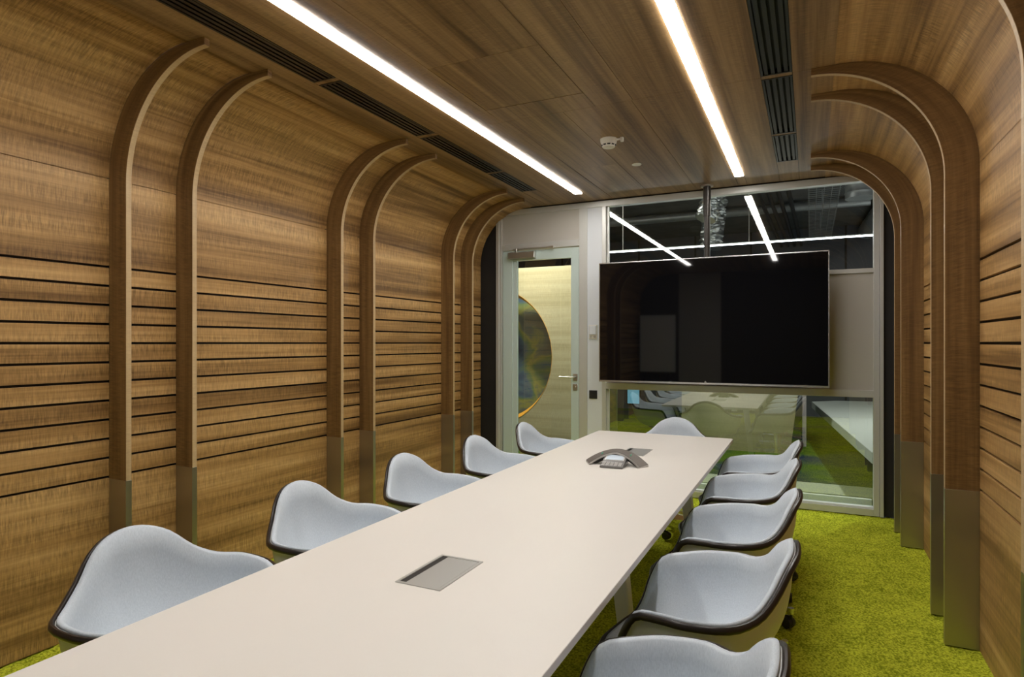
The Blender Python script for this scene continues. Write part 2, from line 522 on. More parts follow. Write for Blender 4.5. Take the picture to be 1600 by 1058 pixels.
# ceiling
ceiling = box('ceiling', -2.75, .21, Y0, YB, ZC + .03, ZC + .06, M['black'])
struct(ceiling, 'wood veneer ceiling with two long light slots and air diffusers', 'ceiling')
CJ = 3.6; G = 0.0012
uvc = lambda co, i: (co.y, co.x)
def cpanel(x0, x1, y0, y1, name='ceiling_panel'):
    return box(name, x0 + G, x1 - G, y0 + G, y1 - G, ZC, ZC + .018, M['wood_c'], ceiling, uvc)
YE = YB - 0.025
vent_r = (-0.24, -0.085); led_r = (-0.585, -0.510)
vent_l = (2 * CXR + .085, 2 * CXR + .24); led_l = (2 * CXR + .510, 2 * CXR + .585)
VENTS = [(0.6, 2.605), (2.64, 3.585), (3.63, 4.615), (4.65, 5.33)]
LED_Y = (-0.15, 5.63)
for ya, yb in ((Y0, .6), (.6, CJ), (CJ, YE)):
    cpanel(-2.658, vent_l[0], ya, yb); cpanel(vent_r[1], 0.114, ya, yb)
    cpanel(vent_l[1], led_l[0], ya, yb); cpanel(led_r[1], vent_r[0], ya, yb)
for v in (vent_l, vent_r):
    first = 0 if v is vent_l else 1
    cpanel(v[0], v[1], Y0, VENTS[first][0], 'vent_infill')
    for k in range(first, 3):
        cpanel(v[0], v[1], VENTS[k][1], VENTS[k + 1][0], 'vent_infill')
    cpanel(v[0], v[1], VENTS[3][1], YE, 'vent_infill')
for v in (led_l, led_r):
    cpanel(v[0], v[1], Y0, LED_Y[0], 'slot_infill'); cpanel(v[0], v[1], LED_Y[1], YE, 'slot_infill')
xl, xr = led_l[1], led_r[0]
cpanel(xl, -.94, Y0, .6); cpanel(-.94, xr, Y0, .6)
ap = (-1.80, -1.17, 2.735, 3.375)
cpanel(xl, ap[0], .6, CJ); cpanel(ap[1], -.94, .6, CJ); cpanel(ap[0], ap[1], .6, ap[2]); cpanel(ap[0], ap[1], ap[3], CJ)
cpanel(-.94, xr, .6, CJ)
acc = box('access_hatch', ap[0] + .003, ap[1] - .003, ap[2] + .003, ap[3] - .003, ZC + .001, ZC + .018, M['wood_c'], ceiling, lambda co, i: (co.y + 4, co.x + 2))
cpanel(xl, -1.76, CJ, YE); cpanel(-1.76, -1.38, CJ, 4.835); cpanel(-1.38, -.95, CJ, YE); cpanel(-.95, xr, CJ, YE)
box('access_hatch', -1.757, -1.383, 4.838, YE - .002, ZC + .001, ZC + .018, M['wood_c'], ceiling, lambda co, i: (co.y + 9, co.x + 5))

# rear wall behind the camera
rear = box('wall_rear', -3.33, .79, Y0 - .08, Y0, 0, ZC + .06, M['rear_dark'])
struct(rear, 'charcoal end wall behind the camera, seen only as reflection', 'wall')
box('grey_panel', -2.45, -1.62, Y0, Y0 + .03, 0, ZC, M['rear_grey'], rear)

# ------------------------------------------------------------------ back partition
wb = box('wall_back', -3.35, -3.069, YB + .01, YB + .06, 0, ZC + .06, M['black'])
struct(wb, 'silver framed glazed partition with door, solid panels and black edges', 'wall')
box('black_filler', .55, .80, YB + .01, YB + .06, 0, ZC + .06, M['black'], wb)
box('head_gap', -3.069, .55, YB + .01, YB + .06, 2.874, ZC + .06, M['black'], wb)
def fr(name, x0, x1, z0, z1, mat='alu', y0=YB - .012, y1=YB + .07, bevel=.002):
    return box(name, x0, x1, y0, y1, z0, z1, M[mat], wb, bevel=bevel)
fr('post', -3.069, -3.000, 0, 2.872)
fr('post', -3.045, -3.030, 0, 2.872, 'alu', YB - .02, YB - .011)
fr('post', -2.120, -2.034, 0, 2.815)
fr('column_panel', -2.034, -1.879, 0.0, 2.815, 'alu_white', YB + .002, YB + .06, 0)
fr('post', -1.879, -1.838, 0, 2.815)
fr('post', .478, .520, 0, 2.815)
fr('post', .522, .550, 0, 2.872, 'alu', YB - .022)
fr('head_rail', -3.0, .522, 2.815, 2.872)
fr('door_head', -2.998, -2.120, 2.440, 2.505)
fr('transom_panel', -3.0, -2.120, 2.505, 2.815, 'beige_panel', YB + .006, YB + .05, 0)
fr('rail', -1.838, .478, 2.040, 2.078)
fr('rail', -1.838, .478, .992, 1.052)
fr('rail', -1.838, .478, 0.0, .055)
fr('glazing_bead', -1.838, .478, .055, .072, 'alu_white', YB + .0, YB + .05)
fr('centre_panel', -1.838, .478, 1.052, 2.040, 'beige_panel', YB + .006, YB + .05, 0)
fr('glazing_bead', -1.838, -1.815, .072, .992, 'alu', YB + .02, YB + .05)
fr('glazing_bead', -1.838, -1.815, 2.078, 2.815, 'alu', YB + .02, YB + .05)
# outer leaf of the double glazing: low rail
fr('outer_rail', -1.838, .478, 0.0, .10, 'alu_white', YB + .15, YB + .20)
def pane(name, x0, x1, z0, z1, mat, y, label):
    o = mk(name, [(x0, y, z0), (x1, y, z0), (x1, y, z1), (x0, y, z1)], [(0, 1, 2, 3)], M[mat])
    return struct(o, label, 'window')
w1 = pane('window_1', -1.838, .478, 2.078, 2.815, 'glass_up', YB + .035, 'upper clear glass pane above the television')
w2 = pane('window_2', -1.838, .478, .072, .992, 'glass_low', YB + .035, 'lower clear glass pane behind the end chair, reflecting the table')
# door
door = thing('door_1', 'glazed door with pale mint frame left of the white column', 'door', (0, YB, 0))
door['kind'] = 'structure'
DX0, DX1, DZ = -2.990, -2.123, 2.432
y0_, y1_ = .004, .05
gx0, gx1, gz0, gz1 = -2.829, -2.213, .12, 2.327
for nm, a in (('door_stile', (DX0, -2.882, .008, DZ)), ('door_stile', (gx1, DX1 - .003, .008, DZ)), ('door_rail', (-2.882, gx1, gz1, DZ)), ('door_rail', (-2.882, gx1, .008, gz0))):
    box(nm, a[0], a[1], y0_, y1_, a[2], a[3], M['mint'], door, bevel=.002)
box('door_stile', -2.882, gx0, y0_ + .012, y1_, gz0, gz1, M['mint'], door, bevel=.002)
mk('door_pane', [(gx0, .03, gz0), (gx1, .03, gz0), (gx1, .03, gz1), (gx0, .03, gz1)], [(0, 1, 2, 3)], M['glass_door'], door)
cl = box('door_closer', -2.905, -2.60, -.055, .004, 2.345, 2.412, M['satin'], door, bevel=.004)
ca = MB().box(-2.86, -2.40, -.032, -.018, 2.440, 2.452); ca.cyl((-2.82, -.025, 2.41), (-2.82, -.025, 2.455), .012); ca.box(-2.43, -2.39, -.04, -.012, 2.436, 2.458)
ca.build('closer_arm', M['satin'], cl, bevel=.001)
hd = MB().box(-2.190, -2.140, -.004, .004, 1.065, 1.135).build('handle_plate', M['satin'], door, bevel=.001)
MB().tube([(-2.165, .0, 1.10), (-2.165, -.045, 1.10), (-2.178, -.055, 1.10), (-2.32, -.055, 1.10)], .009, 10).build('lever', M['satin'], hd, smooth=True)
lk = MB().box(-2.190, -2.140, -.004, .004, .965, 1.03).build('lock_plate', M['satin'], door, bevel=.001)
MB().cyl((-2.165, -.003, 1.0), (-2.165, -.012, 1.0), .009).build('lock_cylinder', M['satin'], lk)

# ------------------------------------------------------------------ corridor beyond the glass
cf = mk('floor_corridor', [(-7, YB + .03, 0), (4.5, YB + .03, 0), (4.5, 15, 0), (-7, 15, 0)], [(0, 1, 2, 3)], M['carpet2'])
struct(cf, 'green and navy corridor carpet beyond the glass partition', 'floor')
cc = box('ceiling_corridor', -7, 4.5, YB + .06, 15, 3.7, 3.8, M['concrete']); struct(cc, 'dark exposed corridor soffit above the pipes and ducts', 'ceiling')
cw = box('wall_corridor', -7, 4.5, 13.5, 13.6, 0, 3.7, M['corr_wall']); struct(cw, 'dark blue grey wall at the far end of the corridor', 'wall')
for k, xx in enumerate((-5.2, -3.4, -2.2, -1.1, 0.6, 2.2)):
    box('joint_strip', xx, xx + .03, 13.47, 13.5, 0, 3.7, M['black'], cw)
cs = box('wall_corridor_side', 4.4, 4.5, YB + .06, 13.5, 0, 3.7, M['corr_wall']); struct(cs, 'dark side wall of the corridor at far right', 'wall')
ct = box('wall_corridor_left', -7.1, -7, YB + .06, 13.5, 0, 3.7, M['corr_wall']); struct(ct, 'dark side wall of the corridor at far left', 'wall')
co_ = box('wall_corridor_front', -7, -3.35, YB + .06, YB + .1, 0, 3.7, M['rear_grey']); struct(co_, 'grey corridor wall beside the meeting room on the left', 'wall')
co2 = box('wall_corridor_near', .80, 4.5, YB + .06, YB + .1, 0, 3.7, M['rear_grey']); struct(co2, 'grey corridor wall beside the meeting room on the right', 'wall')
co3 = box('wall_corridor_head', -3.35, .80, YB + .08, YB + .12, 2.94, 3.7, M['rear_grey']); struct(co3, 'grey corridor wall above the meeting room partition', 'wall')

th_ = box('trim_1', -2.2, 1.6, 6.64, 7.10, 0.0, .012, M['threshold'])
struct(th_, 'pale threshold strip across the corridor floor behind the glass', 'floor strip')
# pale pod wall with a round opening
ccx, ccz, cr_ = -4.02, 1.27, .955
PX0, PX1, PZ1, PY = -6.2, -2.52, 2.46, 7.6
nseg = 48
ring = [(ccx + cr_ * math.cos(2 * PI * i / nseg), ccz + cr_ * math.sin(2 * PI * i / nseg)) for i in range(nseg)]
def boxpt(t):
    dx, dz = math.cos(t), math.sin(t)
    k = 1e9
    if dx > 1e-6: k = min(k, (PX1 - ccx) / dx)
    if dx < -1e-6: k = min(k, (PX0 - ccx) / dx)
    if dz > 1e-6: k = min(k, (PZ1 - ccz) / dz)
    if dz < -1e-6: k = min(k, (0 - ccz) / dz)
    return (ccx + dx * k, ccz + dz * k)
angs = sorted([2 * PI * i / nseg for i in range(nseg)] + [math.atan2(z_ - ccz, x_ - ccx) % (2 * PI) for x_ in (PX0, PX1) for z_ in (0, PZ1)])
vs = []; 
for yy in (PY, PY + .08):
    for t in angs:
        vs.append((ccx + cr_ * math.cos(t), yy, ccz + cr_ * math.sin(t)))
    for t in angs:
        p = boxpt(t); vs.append((p[0], yy, p[1]))
na = len(angs); fs = []
for i in range(na):
    j = (i + 1) % na
    fs += [(i, j, na + j, na + i), (2 * na + j, 2 * na + i, 3 * na + i, 3 * na + j), (j, i, 2 * na + i, 2 * na + j), (na + i, na + j, 3 * na + j, 3 * na + i)]
pod = mk('wall_pod', vs, fs, M['pale_wood'], None, lambda co, i: (co.x, co.z))
struct(pod, 'pale wood corridor wall with a large round opening, seen through the door', 'wall')
rv = []
for rr_, back in ((cr_ - .004, .062), (cr_ - .0005, .058)):
    for yy, rr in ((PY - .003, rr_), (PY + .2, rr_ - back)):
        rv += [(ccx + rr * math.cos(2 * PI * i / 64), yy, ccz + rr * math.sin(2 * PI * i / 64)) for i in range(64)]
rf = []
for a, c in ((0, 1), (3, 2), (2, 0), (1, 3)):
    rf += [(a * 64 + i, c * 64 + i, c * 64 + (i + 1) % 64, a * 64 + (i + 1) % 64) for i in range(64)]
MB().add(rv, rf).build('opening_rim', M['orange'], pod)
gr = MB().box(PX0 + .3, PX1 + .2, PY + .45, PY + .48, 0.05, 2.5).build('wall_graphic', M['graphic'])
tag(gr, 'abstract blue green and yellow graphic panel behind the round opening', 'panel')

# second pale pod across the corridor, its right edge leaning outwards
pod2 = MB().prism([(-1.62, 0), (-.24, 0), (.06, 2.45), (-1.62, 2.45)], 8.85, 8.95, 1).build('wall_pod_end', M['pale_wood'], None, lambda co, i: (co.x, co.z))
struct(pod2, 'pale wood pod wall across the corridor behind the lower glass pane', 'wall')
# corridor linear light
cl_ = thing('linear_pendant', 'thin white linear pendant light crossing the dark corridor ceiling', 'lamp', (0, 7.2, 2.52))
MB().box(-2.22, 2.2, -.006, .006, .020, .032).build('housing', M['alu'], cl_)
MB().box(-2.22, 2.2, -.008, .008, .008, .020).build('diffuser', M['led2'], cl_)
for xx in (-2.0, -.6, .9, 2.0):
    MB().cyl((xx, 0, .032), (xx, 0, 1.18), .004, n=6).build('suspension_wire', M['satin'], cl_)
for xx, lab in ((-3.3, 'round fill light added in front of the pale wood pod wall'), (1.6, 'round fill light added over the white bench')):
    dl = thing('added_corridor_fill', lab, 'lamp', (xx, 6.9 if xx < 0 else 8.5, 3.62))  # added fill lamps that brighten the pod wall and the corridor
    MB().lathe([(.12, 0), (.12, .078), (.02, .078)]).build('housing', M['dark_metal'], dl, smooth=True)
    ld = bpy.data.lights.new('added_corridor_fill_lamp', 'AREA'); ld.shape = 'DISK'; ld.size = .22; ld.energy = 42 if xx < 0 else 45; ld.color = (1, .95, .85)
    lo = bpy.data.objects.new('lamp', ld); COL.objects.link(lo); lo.parent = dl; lo.location = (0, 0, -.01)

# services
def duct(name, p, q, r, mat, label, cat, rings=True, wob=0):
    mb = MB(); p = Vector(p); q = Vector(q); n = 26 if rings else 2
    pts = []
    o = None
    d = (q - p).normalized(); a = d.orthogonal().normalized(); b_ = d.cross(a)
    K = 40 if wob else (30 if rings else 2); S_ = 20
    vs = []
    for i in range(K):
        c = p.lerp(q, i / (K - 1))
        rr = r * (1.04 if (rings and i % 5 == 0) else 1)
        for k in range(S_):
            t = 2 * PI * k / S_
            r2 = rr * (1 + (random.uniform(-wob, wob) if wob else 0))
            vs.append(c + a * math.cos(t) * r2 + b_ * math.sin(t) * r2)
    fs = [(i * S_ + k, i * S_ + (k + 1) % S_, (i + 1) * S_ + (k + 1) % S_, (i + 1) * S_ + k) for i in range(K - 1) for k in range(S_)]
    fs += [tuple(range(S_ - 1, -1, -1)), tuple(range((K - 1) * S_, K * S_))]
    mb.add(vs, fs)
    o = mb.build(name, M[mat], None, smooth=not wob)
    return tag(o, label, cat)
duct('air_duct', (.55, 8.6, 3.70), (.55, 8.6, 3.20), .17, 'duct', 'vertical stub of round metal duct hanging behind the upper pane', 'duct')
duct('air_duct', (1.15, 8.4, 3.545), (.95, 13.4, 3.545), .15, 'duct', 'long round metal duct at right of the corridor ceiling', 'duct')
duct('pipe', (-6.98, 8.92, 3.60), (.90, 8.92, 3.60), .055, 'duct', 'horizontal grey pipe crossing the corridor ceiling nearest the glass', 'pipe', rings=False)
duct('pipe', (-6.98, 10.8, 3.60), (.82, 10.8, 3.60), .07, 'duct', 'horizontal grey pipe crossing the corridor ceiling farther back', 'pipe', rings=False)
for xx, wd in zip((-.62, -.50, -.38, -.26), ('leftmost of four', 'second from left of four', 'third from left of four', 'rightmost of four')):
    o = duct('conduit', (xx, 8.0, 3.38), (xx + .1, 13.5, 3.38), .028, 'dark_metal', 'thin dark conduit under the corridor soffit, ' + wd, 'pipe', rings=False)
    o['group'] = 'parallel conduits under the corridor soffit'
duct('flexible_duct', (-1.20, 8.15, 3.02), (-1.02, 8.35, 3.70), .12, 'foil', 'crumpled silver foil flexible duct, the nearer and higher of two', 'duct', True, .14)
duct('flexible_duct', (-1.30, 9.35, 2.82), (-1.22, 9.40, 3.70), .15, 'foil', 'crumpled silver foil flexible duct, the farther and lower of two', 'duct', True, .16)
trayt = thing('cable_tray', 'wire mesh cable tray under the corridor soffit', 'cable tray', (0, 0, 3.42))
mb = MB()
for k in range(5): mb.box(-.02 + .09 * k, -.012 + .09 * k, 8.0, 13.2, 0, .008)
mb.build('long_wires', M['duct'], trayt)
mb = MB()
for k in range(44): mb.box(-.03, .36, 8.0 + .12 * k, 8.008 + .12 * k, .008, .016)
mb.build('cross_wires', M['duct'], trayt)
for yy in (8.3, 10.2, 12.0): box('hanger', .15, .17, yy, yy + .02, .016, .28, M['duct'], trayt)

# bench in the corridor, and a pale post added for a streak of light
be = thing('corridor_bench', 'long white angular bench beyond the lower glass pane', 'bench', (0, 0, 0))
poly = [(.02, 11.6), (.50, 6.45), (2.6, 6.45), (2.6, 11.9), (1.2, 12.1), (.4, 11.95)]
MB().prism(poly, .36, .465, 2).build('bench_top', M['bench_white'], be, bevel=.006)
MB().prism([(.45, 11.2), (.85, 6.7), (2.5, 6.7), (2.5, 11.5)], 0, .36, 2).build('plinth', M['dark_metal'], be)
pt = box('light_streak_post', -.10, -.05, 9.6, 9.7, 0, 1.35, M['pink']); tag(pt, 'narrow pale post added for a bright streak of light left of the white bench', 'post')
bs = thing('wall_screen', 'glowing blue screen far down the corridor at left', 'screen', (-3.5, 13.44, .75))
MB().box(-.15, .15, 0, .03, -.65, .75).build('screen_frame', M['black'], bs)
MB().box(-.13, .13, -.004, 0, -.63, .73).build('screen_face', M['blue_glow'], bs)

# ------------------------------------------------------------------ ceiling fixtures
for nm, (x0, x1), lab in (('left', led_l, 'long recessed linear light on the door side of the ceiling'), ('right', led_r, 'long recessed linear light over the right row of chairs')):
    t = thing('linear_light', lab, 'lamp', ((x0 + x1) / 2, 0, ZC), 0, 'recessed linear lights')
    hw = (x1 - x0) / 2
    MB().box(-hw + .004, hw - .004, LED_Y[0] + .004, LED_Y[1] - .004, -.006, .012).build('diffuser', M['led'], t)
    mb = MB().box(-hw + .001, -hw + .003, LED_Y[0] + .001, LED_Y[1] - .001, -.001, .028).box(hw - .003, hw - .001, LED_Y[0] + .001, LED_Y[1] - .001, -.001, .028)
    mb.build('channel', M['alu_white'], t)

def diffuser(x0, x1, y0, y1, lab):
    t = thing('air_diffuser', lab, 'air vent', ((x0 + x1) / 2, (y0 + y1) / 2, ZC), 0, 'linear slot air diffusers in the ceiling')
    hw, hl = (x1 - x0) / 2 - .001, (y1 - y0) / 2 - .001
    MB().box(-hw, hw, -hl, hl, .026, .029).build('plenum', M['black'], t)
    e_ = .012
    mb = MB().box(-hw, -hw + e_, -hl, hl, -.002, .026).box(hw - e_, hw, -hl, hl, -.002, .026).box(-hw + e_, hw - e_, -hl, -hl + e_, -.002, .026).box(-hw + e_, hw - e_, hl - e_, hl, -.002, .026)
    mb.build('frame', M['vent'], t)
    span = 2 * (hw - e_)
    n = 3
    slot = .013
    bw = (span - slot * (n + 1)) / n if False else .019
    for k in range(4):
        c = -span / 2 + span * (k + .5) / 4
        pl = [(c - bw / 2, 0.0), (c + bw / 2, 0.0), (c + bw / 2 - .004, .012), (c - bw / 2 + .004, .012)]
        MB().prism(pl, -hl + e_, hl - e_, 1).build('blade', M['vent'], t)
for v, sd, vl, words in ((vent_l, 'door side', VENTS, ['longest', 'second from camera', 'third from camera', 'shortest']), (vent_r, 'right side', VENTS[1:], ['nearest the camera', 'middle of three', 'shortest'])):
    for (a, c), wd in zip(vl, words):
        diffuser(v[0], v[1], a, c, 'black slot diffuser in the ceiling, %s row, %s' % (sd, wd))
sd = thing('smoke_detector', 'cream round smoke detector with a small side bracket', 'smoke detector', (-1.275, 4.22, ZC))
MB().lathe([(.03, -.060), (.042, -.058), (.050, -.040), (.058, -.018), (.060, 0)]).build('body', M['cream'], sd, smooth=True)
mb = MB()
for k in range(10):
    t = 2 * PI * k / 10
    mb.add([(math.cos(t + a) * r_, math.sin(t + a) * r_, z_) for a, r_, z_ in ((-.22, .0475, -.050), (.22, .0475, -.050), (.22, .0515, -.041), (-.22, .0515, -.041))], [(0, 1, 2, 3)])
mb.build('vent_slots', M['black'], sd)
MB().box(.055, .10, -.008, .008, -.016, -.004).box(.085, .105, -.012, .012, -.03, 0).build('bracket', M['cream'], sd, bevel=.002)
cd = MB().lathe([(.034, -.006), (.038, -.003), (.038, 0)], -1.252, 4.91).build('ceiling_speaker_disc', M['cream'], None, smooth=True)
cd.data.transform(Matrix.Translation((0, 0, ZC)))
tag(cd, 'small white round ceiling disc between smoke detector and television pole', 'ceiling sensor')

# ------------------------------------------------------------------ television
tv = thing('television', 'large black television with thin silver frame hung from a ceiling pole', 'television', (-.845, 5.75, 0))
TW, TZ0, TZ1 = .988, 1.079, 2.217
MB().box(-TW + .008, TW - .008, -.001, .006, TZ0 + .014, TZ1 - .008).build('screen', M['screen'], tv)
mb = MB()
mb.box(-TW, -TW + .009, -.004, .03, TZ0, TZ1).box(TW - .009, TW, -.004, .03, TZ0, TZ1).box(-TW + .009, TW - .009, -.004, .03, TZ1 - .009, TZ1).box(-TW + .009, TW - .009, -.004, .03, TZ0, TZ0 + .016)
mb.build('bezel', M['bezel'], tv)
MB().box(-TW + .009, TW - .009, .006, .045, TZ0 + .016, TZ1 - .009).build('back_cover', M['black'], tv)
lg = MB().box(-.008, .008, -.006, -.0035, TZ0 + .017, TZ0 + .026).box(-.002, .002, -.006, -.0035, TZ0 + .026, TZ0 + .032)
lg.build('logo_mark', M['satin'], tv)
MB().cyl((0, .10, 2.60), (0, .10, ZC - .012), .033, n=20).cyl((0, .10, 1.5), (0, .10, 2.60), .027, n=20).build('pole', M['dark_metal'], tv, smooth=True)
MB().lathe([(.055, ZC - .012), (.055, ZC)], 0, .10).build('pole_flange', M['satin'], tv)
MB().box(-.16, .16, .045, .072, 1.45, 1.85).build('mount_plate', M['dark_metal'], tv)

# switch and socket on the white column
th = thing('thermostat', 'small white wall controller on the white column beside the television', 'wall switch', (-1.973, YB + .002, 1.49))
MB().box(-.044, .044, -.012, 0, 0, .142).build('back_plate', M['cream'], th, bevel=.003)
MB().box(-.036, .036, -.026, -.012, .045, .135).build('cover', M['alu_white'], th, bevel=.004)
MB().box(-.03, -.012, -.015, -.012, .012, .03).build('button', M['satin'], th)
MB().box(.008, .03, -.015, -.012, .012, .03).build('button', M['satin'], th)
so = thing('socket_plate', 'black square socket plate low on the white column', 'socket', (-1.973, YB + .002, .888))
MB().box(-.042, .042, -.009, 0, 0, .084).build('plate', M['castor'], so, bevel=.003)
MB().box(-.03, .03, -.011, -.009, .012, .072).build('insert', M['black'], so, bevel=.001)

# flip chart at the rear
fc = thing('flip_chart', 'white flip chart on legs at the rear, reflected in the screen', 'flip chart', (-2.82, Y0 + .35, 0))
MB().box(-.36, .36, -.02, 0, .86, 2.02).build('board', M['alu_white'], fc)
MB().box(-.32, .32, 0, .008, .92, 1.96).build('paper_pad', M['paper'], fc)
for xx, yy in ((-.3, -.04), (.3, -.04), (0, -.3)):
    MB().cyl((xx * .6, -.03, 1.9), (xx, yy, 0), .012).build('leg', M['dark_metal'], fc)

# ------------------------------------------------------------------ table
TX0, TX1, TY0, TY1, TTOP = -1.548, -.514, .35, 4.86, .74
tb = thing('conference_table', 'long white conference table with rounded corners and splayed white legs', 'table', ((TX0 + TX1) / 2, (TY0 + TY1) / 2, 0))
hx, hy = (TX1 - TX0) / 2, (TY1 - TY0) / 2
def rrect(hx, hy, r, n=6):
    pts = []
    for cx_, cy_, a0 in ((hx - r, hy - r, 0), (-hx + r, hy - r, PI / 2), (-hx + r, -hy + r, PI), (hx - r, -hy + r, 1.5 * PI)):
        for i in range(n + 1):
            t = a0 + PI / 2 * i / n
            pts.append((cx_ + r * math.cos(t), cy_ + r * math.sin(t)))
    return pts
BX = [(-1.032, 1.640), (-1.022, 3.990)]
top = MB().prism(rrect(hx, hy, .018), TTOP - .024, TTOP, 2).build('tabletop', M['tabletop'], tb, bevel=.002)
MB().box(-hx + .24, -hx + .30, -hy + .3, hy - .3, TTOP - .074, TTOP - .024).build('side_rail', M['white_paint'], tb)
MB().box(hx - .30, hx - .24, -hy + .3, hy - .3, TTOP - .074, TTOP - .024).build('side_rail', M['white_paint'], tb)
for yl in (.93, 2.47, 3.96):
    yy = yl - (TY0 + TY1) / 2
    MB().box(-hx + .19, hx - .19, yy - .03, yy + .03, TTOP - .066, TTOP - .0245).build('cross_beam', M['white_paint'], tb)
    for s in (-1, 1):
        x1, x2 = s * (hx - .205), s * (hx - .125)
        wt, wb_ = .034, .026
        vs = [(x1 - wt, yy - wt, TTOP - .03), (x1 + wt, yy - wt, TTOP - .03), (x1 + wt, yy + wt, TTOP - .03), (x1 - wt, yy + wt, TTOP - .03),
              (x2 - wb_, yy - wb_, 0), (x2 + wb_, yy - wb_, 0), (x2 + wb_, yy + wb_, 0), (x2 - wb_, yy + wb_, 0)]
        MB().add(vs, [(0, 1, 2, 3), (7, 6, 5, 4), (0, 4, 5, 1), (1, 5, 6, 2), (2, 6, 7, 3), (3, 7, 4, 0)]).build('leg', M['white_paint'], tb, bevel=.006)

def cable_box(x, y, lab):
    t = thing('cable_box', lab, 'cable box', (x, y, TTOP), 0, 'cable boxes let into the tabletop')
    a, b_ = .078, .130
    f_ = .010
    mb = MB().box(-a, -a + f_, -b_, b_, 0, .003).box(a - f_, a, -b_, b_, 0, .003).box(-a + f_, a - f_, -b_, -b_ + f_, 0, .003).box(-a + f_, a - f_, b_ - f_, b_, 0, .003)
    mb.build('frame', M['box_alu'], t)
    MB().box(-a + f_, -a + f_ + .021, -b_ + f_, b_ - f_, 0.0002, .0012).build('brush_strip', M['castor'], t)
    MB().box(-a + f_ + .021, a - f_ - .002, -b_ + f_ + .0015, b_ - f_ - .0015, 0.0004, .0024).build('lid', M['box_alu'], t, bevel=.0005)
    return t
cable_box(*BX[0], 'silver cable box in the near half of the tabletop')
cable_box(*BX[1], 'silver cable box behind the conference phone')

# ------------------------------------------------------------------ conference phone
ph = thing('conference_phone', 'grey arched conference phone with keypad on the white table', 'phone', (-1.020, 3.520, TTOP), math.radians(2))
def arch(width, z_lo, z_hi, grow=0.0, cut=0.0):
    vs = []; n = 30
    def path(s_):
        return Vector((s_ * (.166 + grow * .2), .045 - .062 * abs(s_) ** 1.5, 0)), .066 * (1 - abs(s_) ** 1.9)
    for i in range(n + 1):
        s_ = (-1 + 2 * i / n) * (1 - cut)
        p, z = path(s_)
        d = (path(s_ + .02)[0] - path(s_ - .02)[0]).normalized()
        nn = Vector((-d.y, d.x, 0))
        for sg in (-1, 1):
            q = p + nn * (sg * (width / 2 + grow))
            zz = z + (.004 if sg > 0 else -.003) + .004
            vs += [(q.x, q.y, max(.0008, zz + z_lo)), (q.x, q.y, max(.0016, zz + z_hi))]
    fs = []
    for i in range(n):
        q = 4 * i
        fs += [(q + 1, q + 5, q + 7, q + 3), (q, q + 2, q + 6, q + 4), (q, q + 4, q + 5, q + 1), (q + 2, q + 3, q + 7, q + 6)]
    fs += [(0, 1, 3, 2), (4 * n, 4 * n + 2, 4 * n + 3, 4 * n + 1)]
    return MB().add(vs, fs)
arch(.072, 0, .007).build('speaker_arch', M['phone_mesh'], ph, smooth=True)
arch(.072, -.006, .0045, .003).build('arch_edge', M['phone_silver'], ph, smooth=True)
mb = arch(.05, -.030, -.004, -.012, .04); mb.box(-.05, .05, .02, .075, 0, .05)
mb.build('arch_body', M['phone_dark'], ph)
MB().box(-.006, .006, .06, .20, .012, .024).build('rear_arm', M['phone_mesh'], ph, bevel=.003)
prof = [(-.115, .0), (-.115, .012), (-.06, .026), (.015, .055), (.03, .05), (.03, 0)]
con = MB().prism(prof, -.066, .066, 0).build('console', M['phone_console'], ph, bevel=.003)
def on_slope(y):   # height of the sloping face
    return .012 + (.014) * (y + .115) / .055 if y < -.06 else .026 + .029 * (y + .06) / .075
def slab(x0, x1, ya, yb, h, name, mat):
    za, zb = on_slope(ya), on_slope(yb)
    MB().add([(x0, ya, za), (x1, ya, za), (x1, yb, zb), (x0, yb, zb), (x0, ya, za + h), (x1, ya, za + h), (x1, yb, zb + h), (x0, yb, zb + h)], BOXF).build(name, mat, con)
slab(-.056, .056, -.042, .010, .002, 'display_bezel', M['phone_silver'])
slab(-.050, .050, -.038, .007, .0035, 'display', M['lcd'])
for r_ in range(3):
    for c_ in range(5):
        ya = -.109 + .016 * r_
        slab(-.058 + .0236 * c_, -.058 + .0236 * c_ + .018, ya, ya + .011, .003, 'key', M['key'])
for sx in (-.085, .085):
    s_ = sx / .166
    z = .066 * (1 - abs(s_) ** 1.9) + .0145
    yc = .045 - .062 * abs(s_) ** 1.5
    MB().box(sx - .002, sx + .002, yc - .022, yc + .022, z - .006, z + .0012).build('status_light', M['green_led'], ph)

# ------------------------------------------------------------------ chairs
def catmull(pts, per):
    out = []; n = len(pts)
    for i in range(n):
        p0, p1, p2, p3 = (Vector(pts[(i + k - 1) % n]) for k in range(4))
        for j in range(per):
            t = j / per
            out.append(.5 * ((2 * p1) + (p2 - p0) * t + (2 * p0 - 5 * p1 + 4 * p2 - p3) * t * t + (3 * p1 - p0 - 3 * p2 + p3) * t ** 3))
    return out
half = [(-0.309, 0.0, 0.823), (-0.305, 0.072, 0.811), (-0.28, 0.137, 0.78), (-0.241, 0.202, 0.719), (-0.193, 0.27, 0.679), (-0.121, 0.332, 0.667), (-0.006, 0.336, 0.66), (0.083, 0.303, 0.653),
        (0.154, 0.275, 0.637), (0.195, 0.262, 0.567), (0.22, 0.249, 0.489), (0.25, 0.229, 0.436), (0.287, 0.169, 0.418), (0.311, 0.085, 0.415), (0.322, 0, 0.418)]
rim_ctrl = half + [(x, -y, z) for x, y, z in half[-2:0:-1]]
EDGE = catmull(rim_ctrl, 3)          # outer edge of the trim
RIM = []
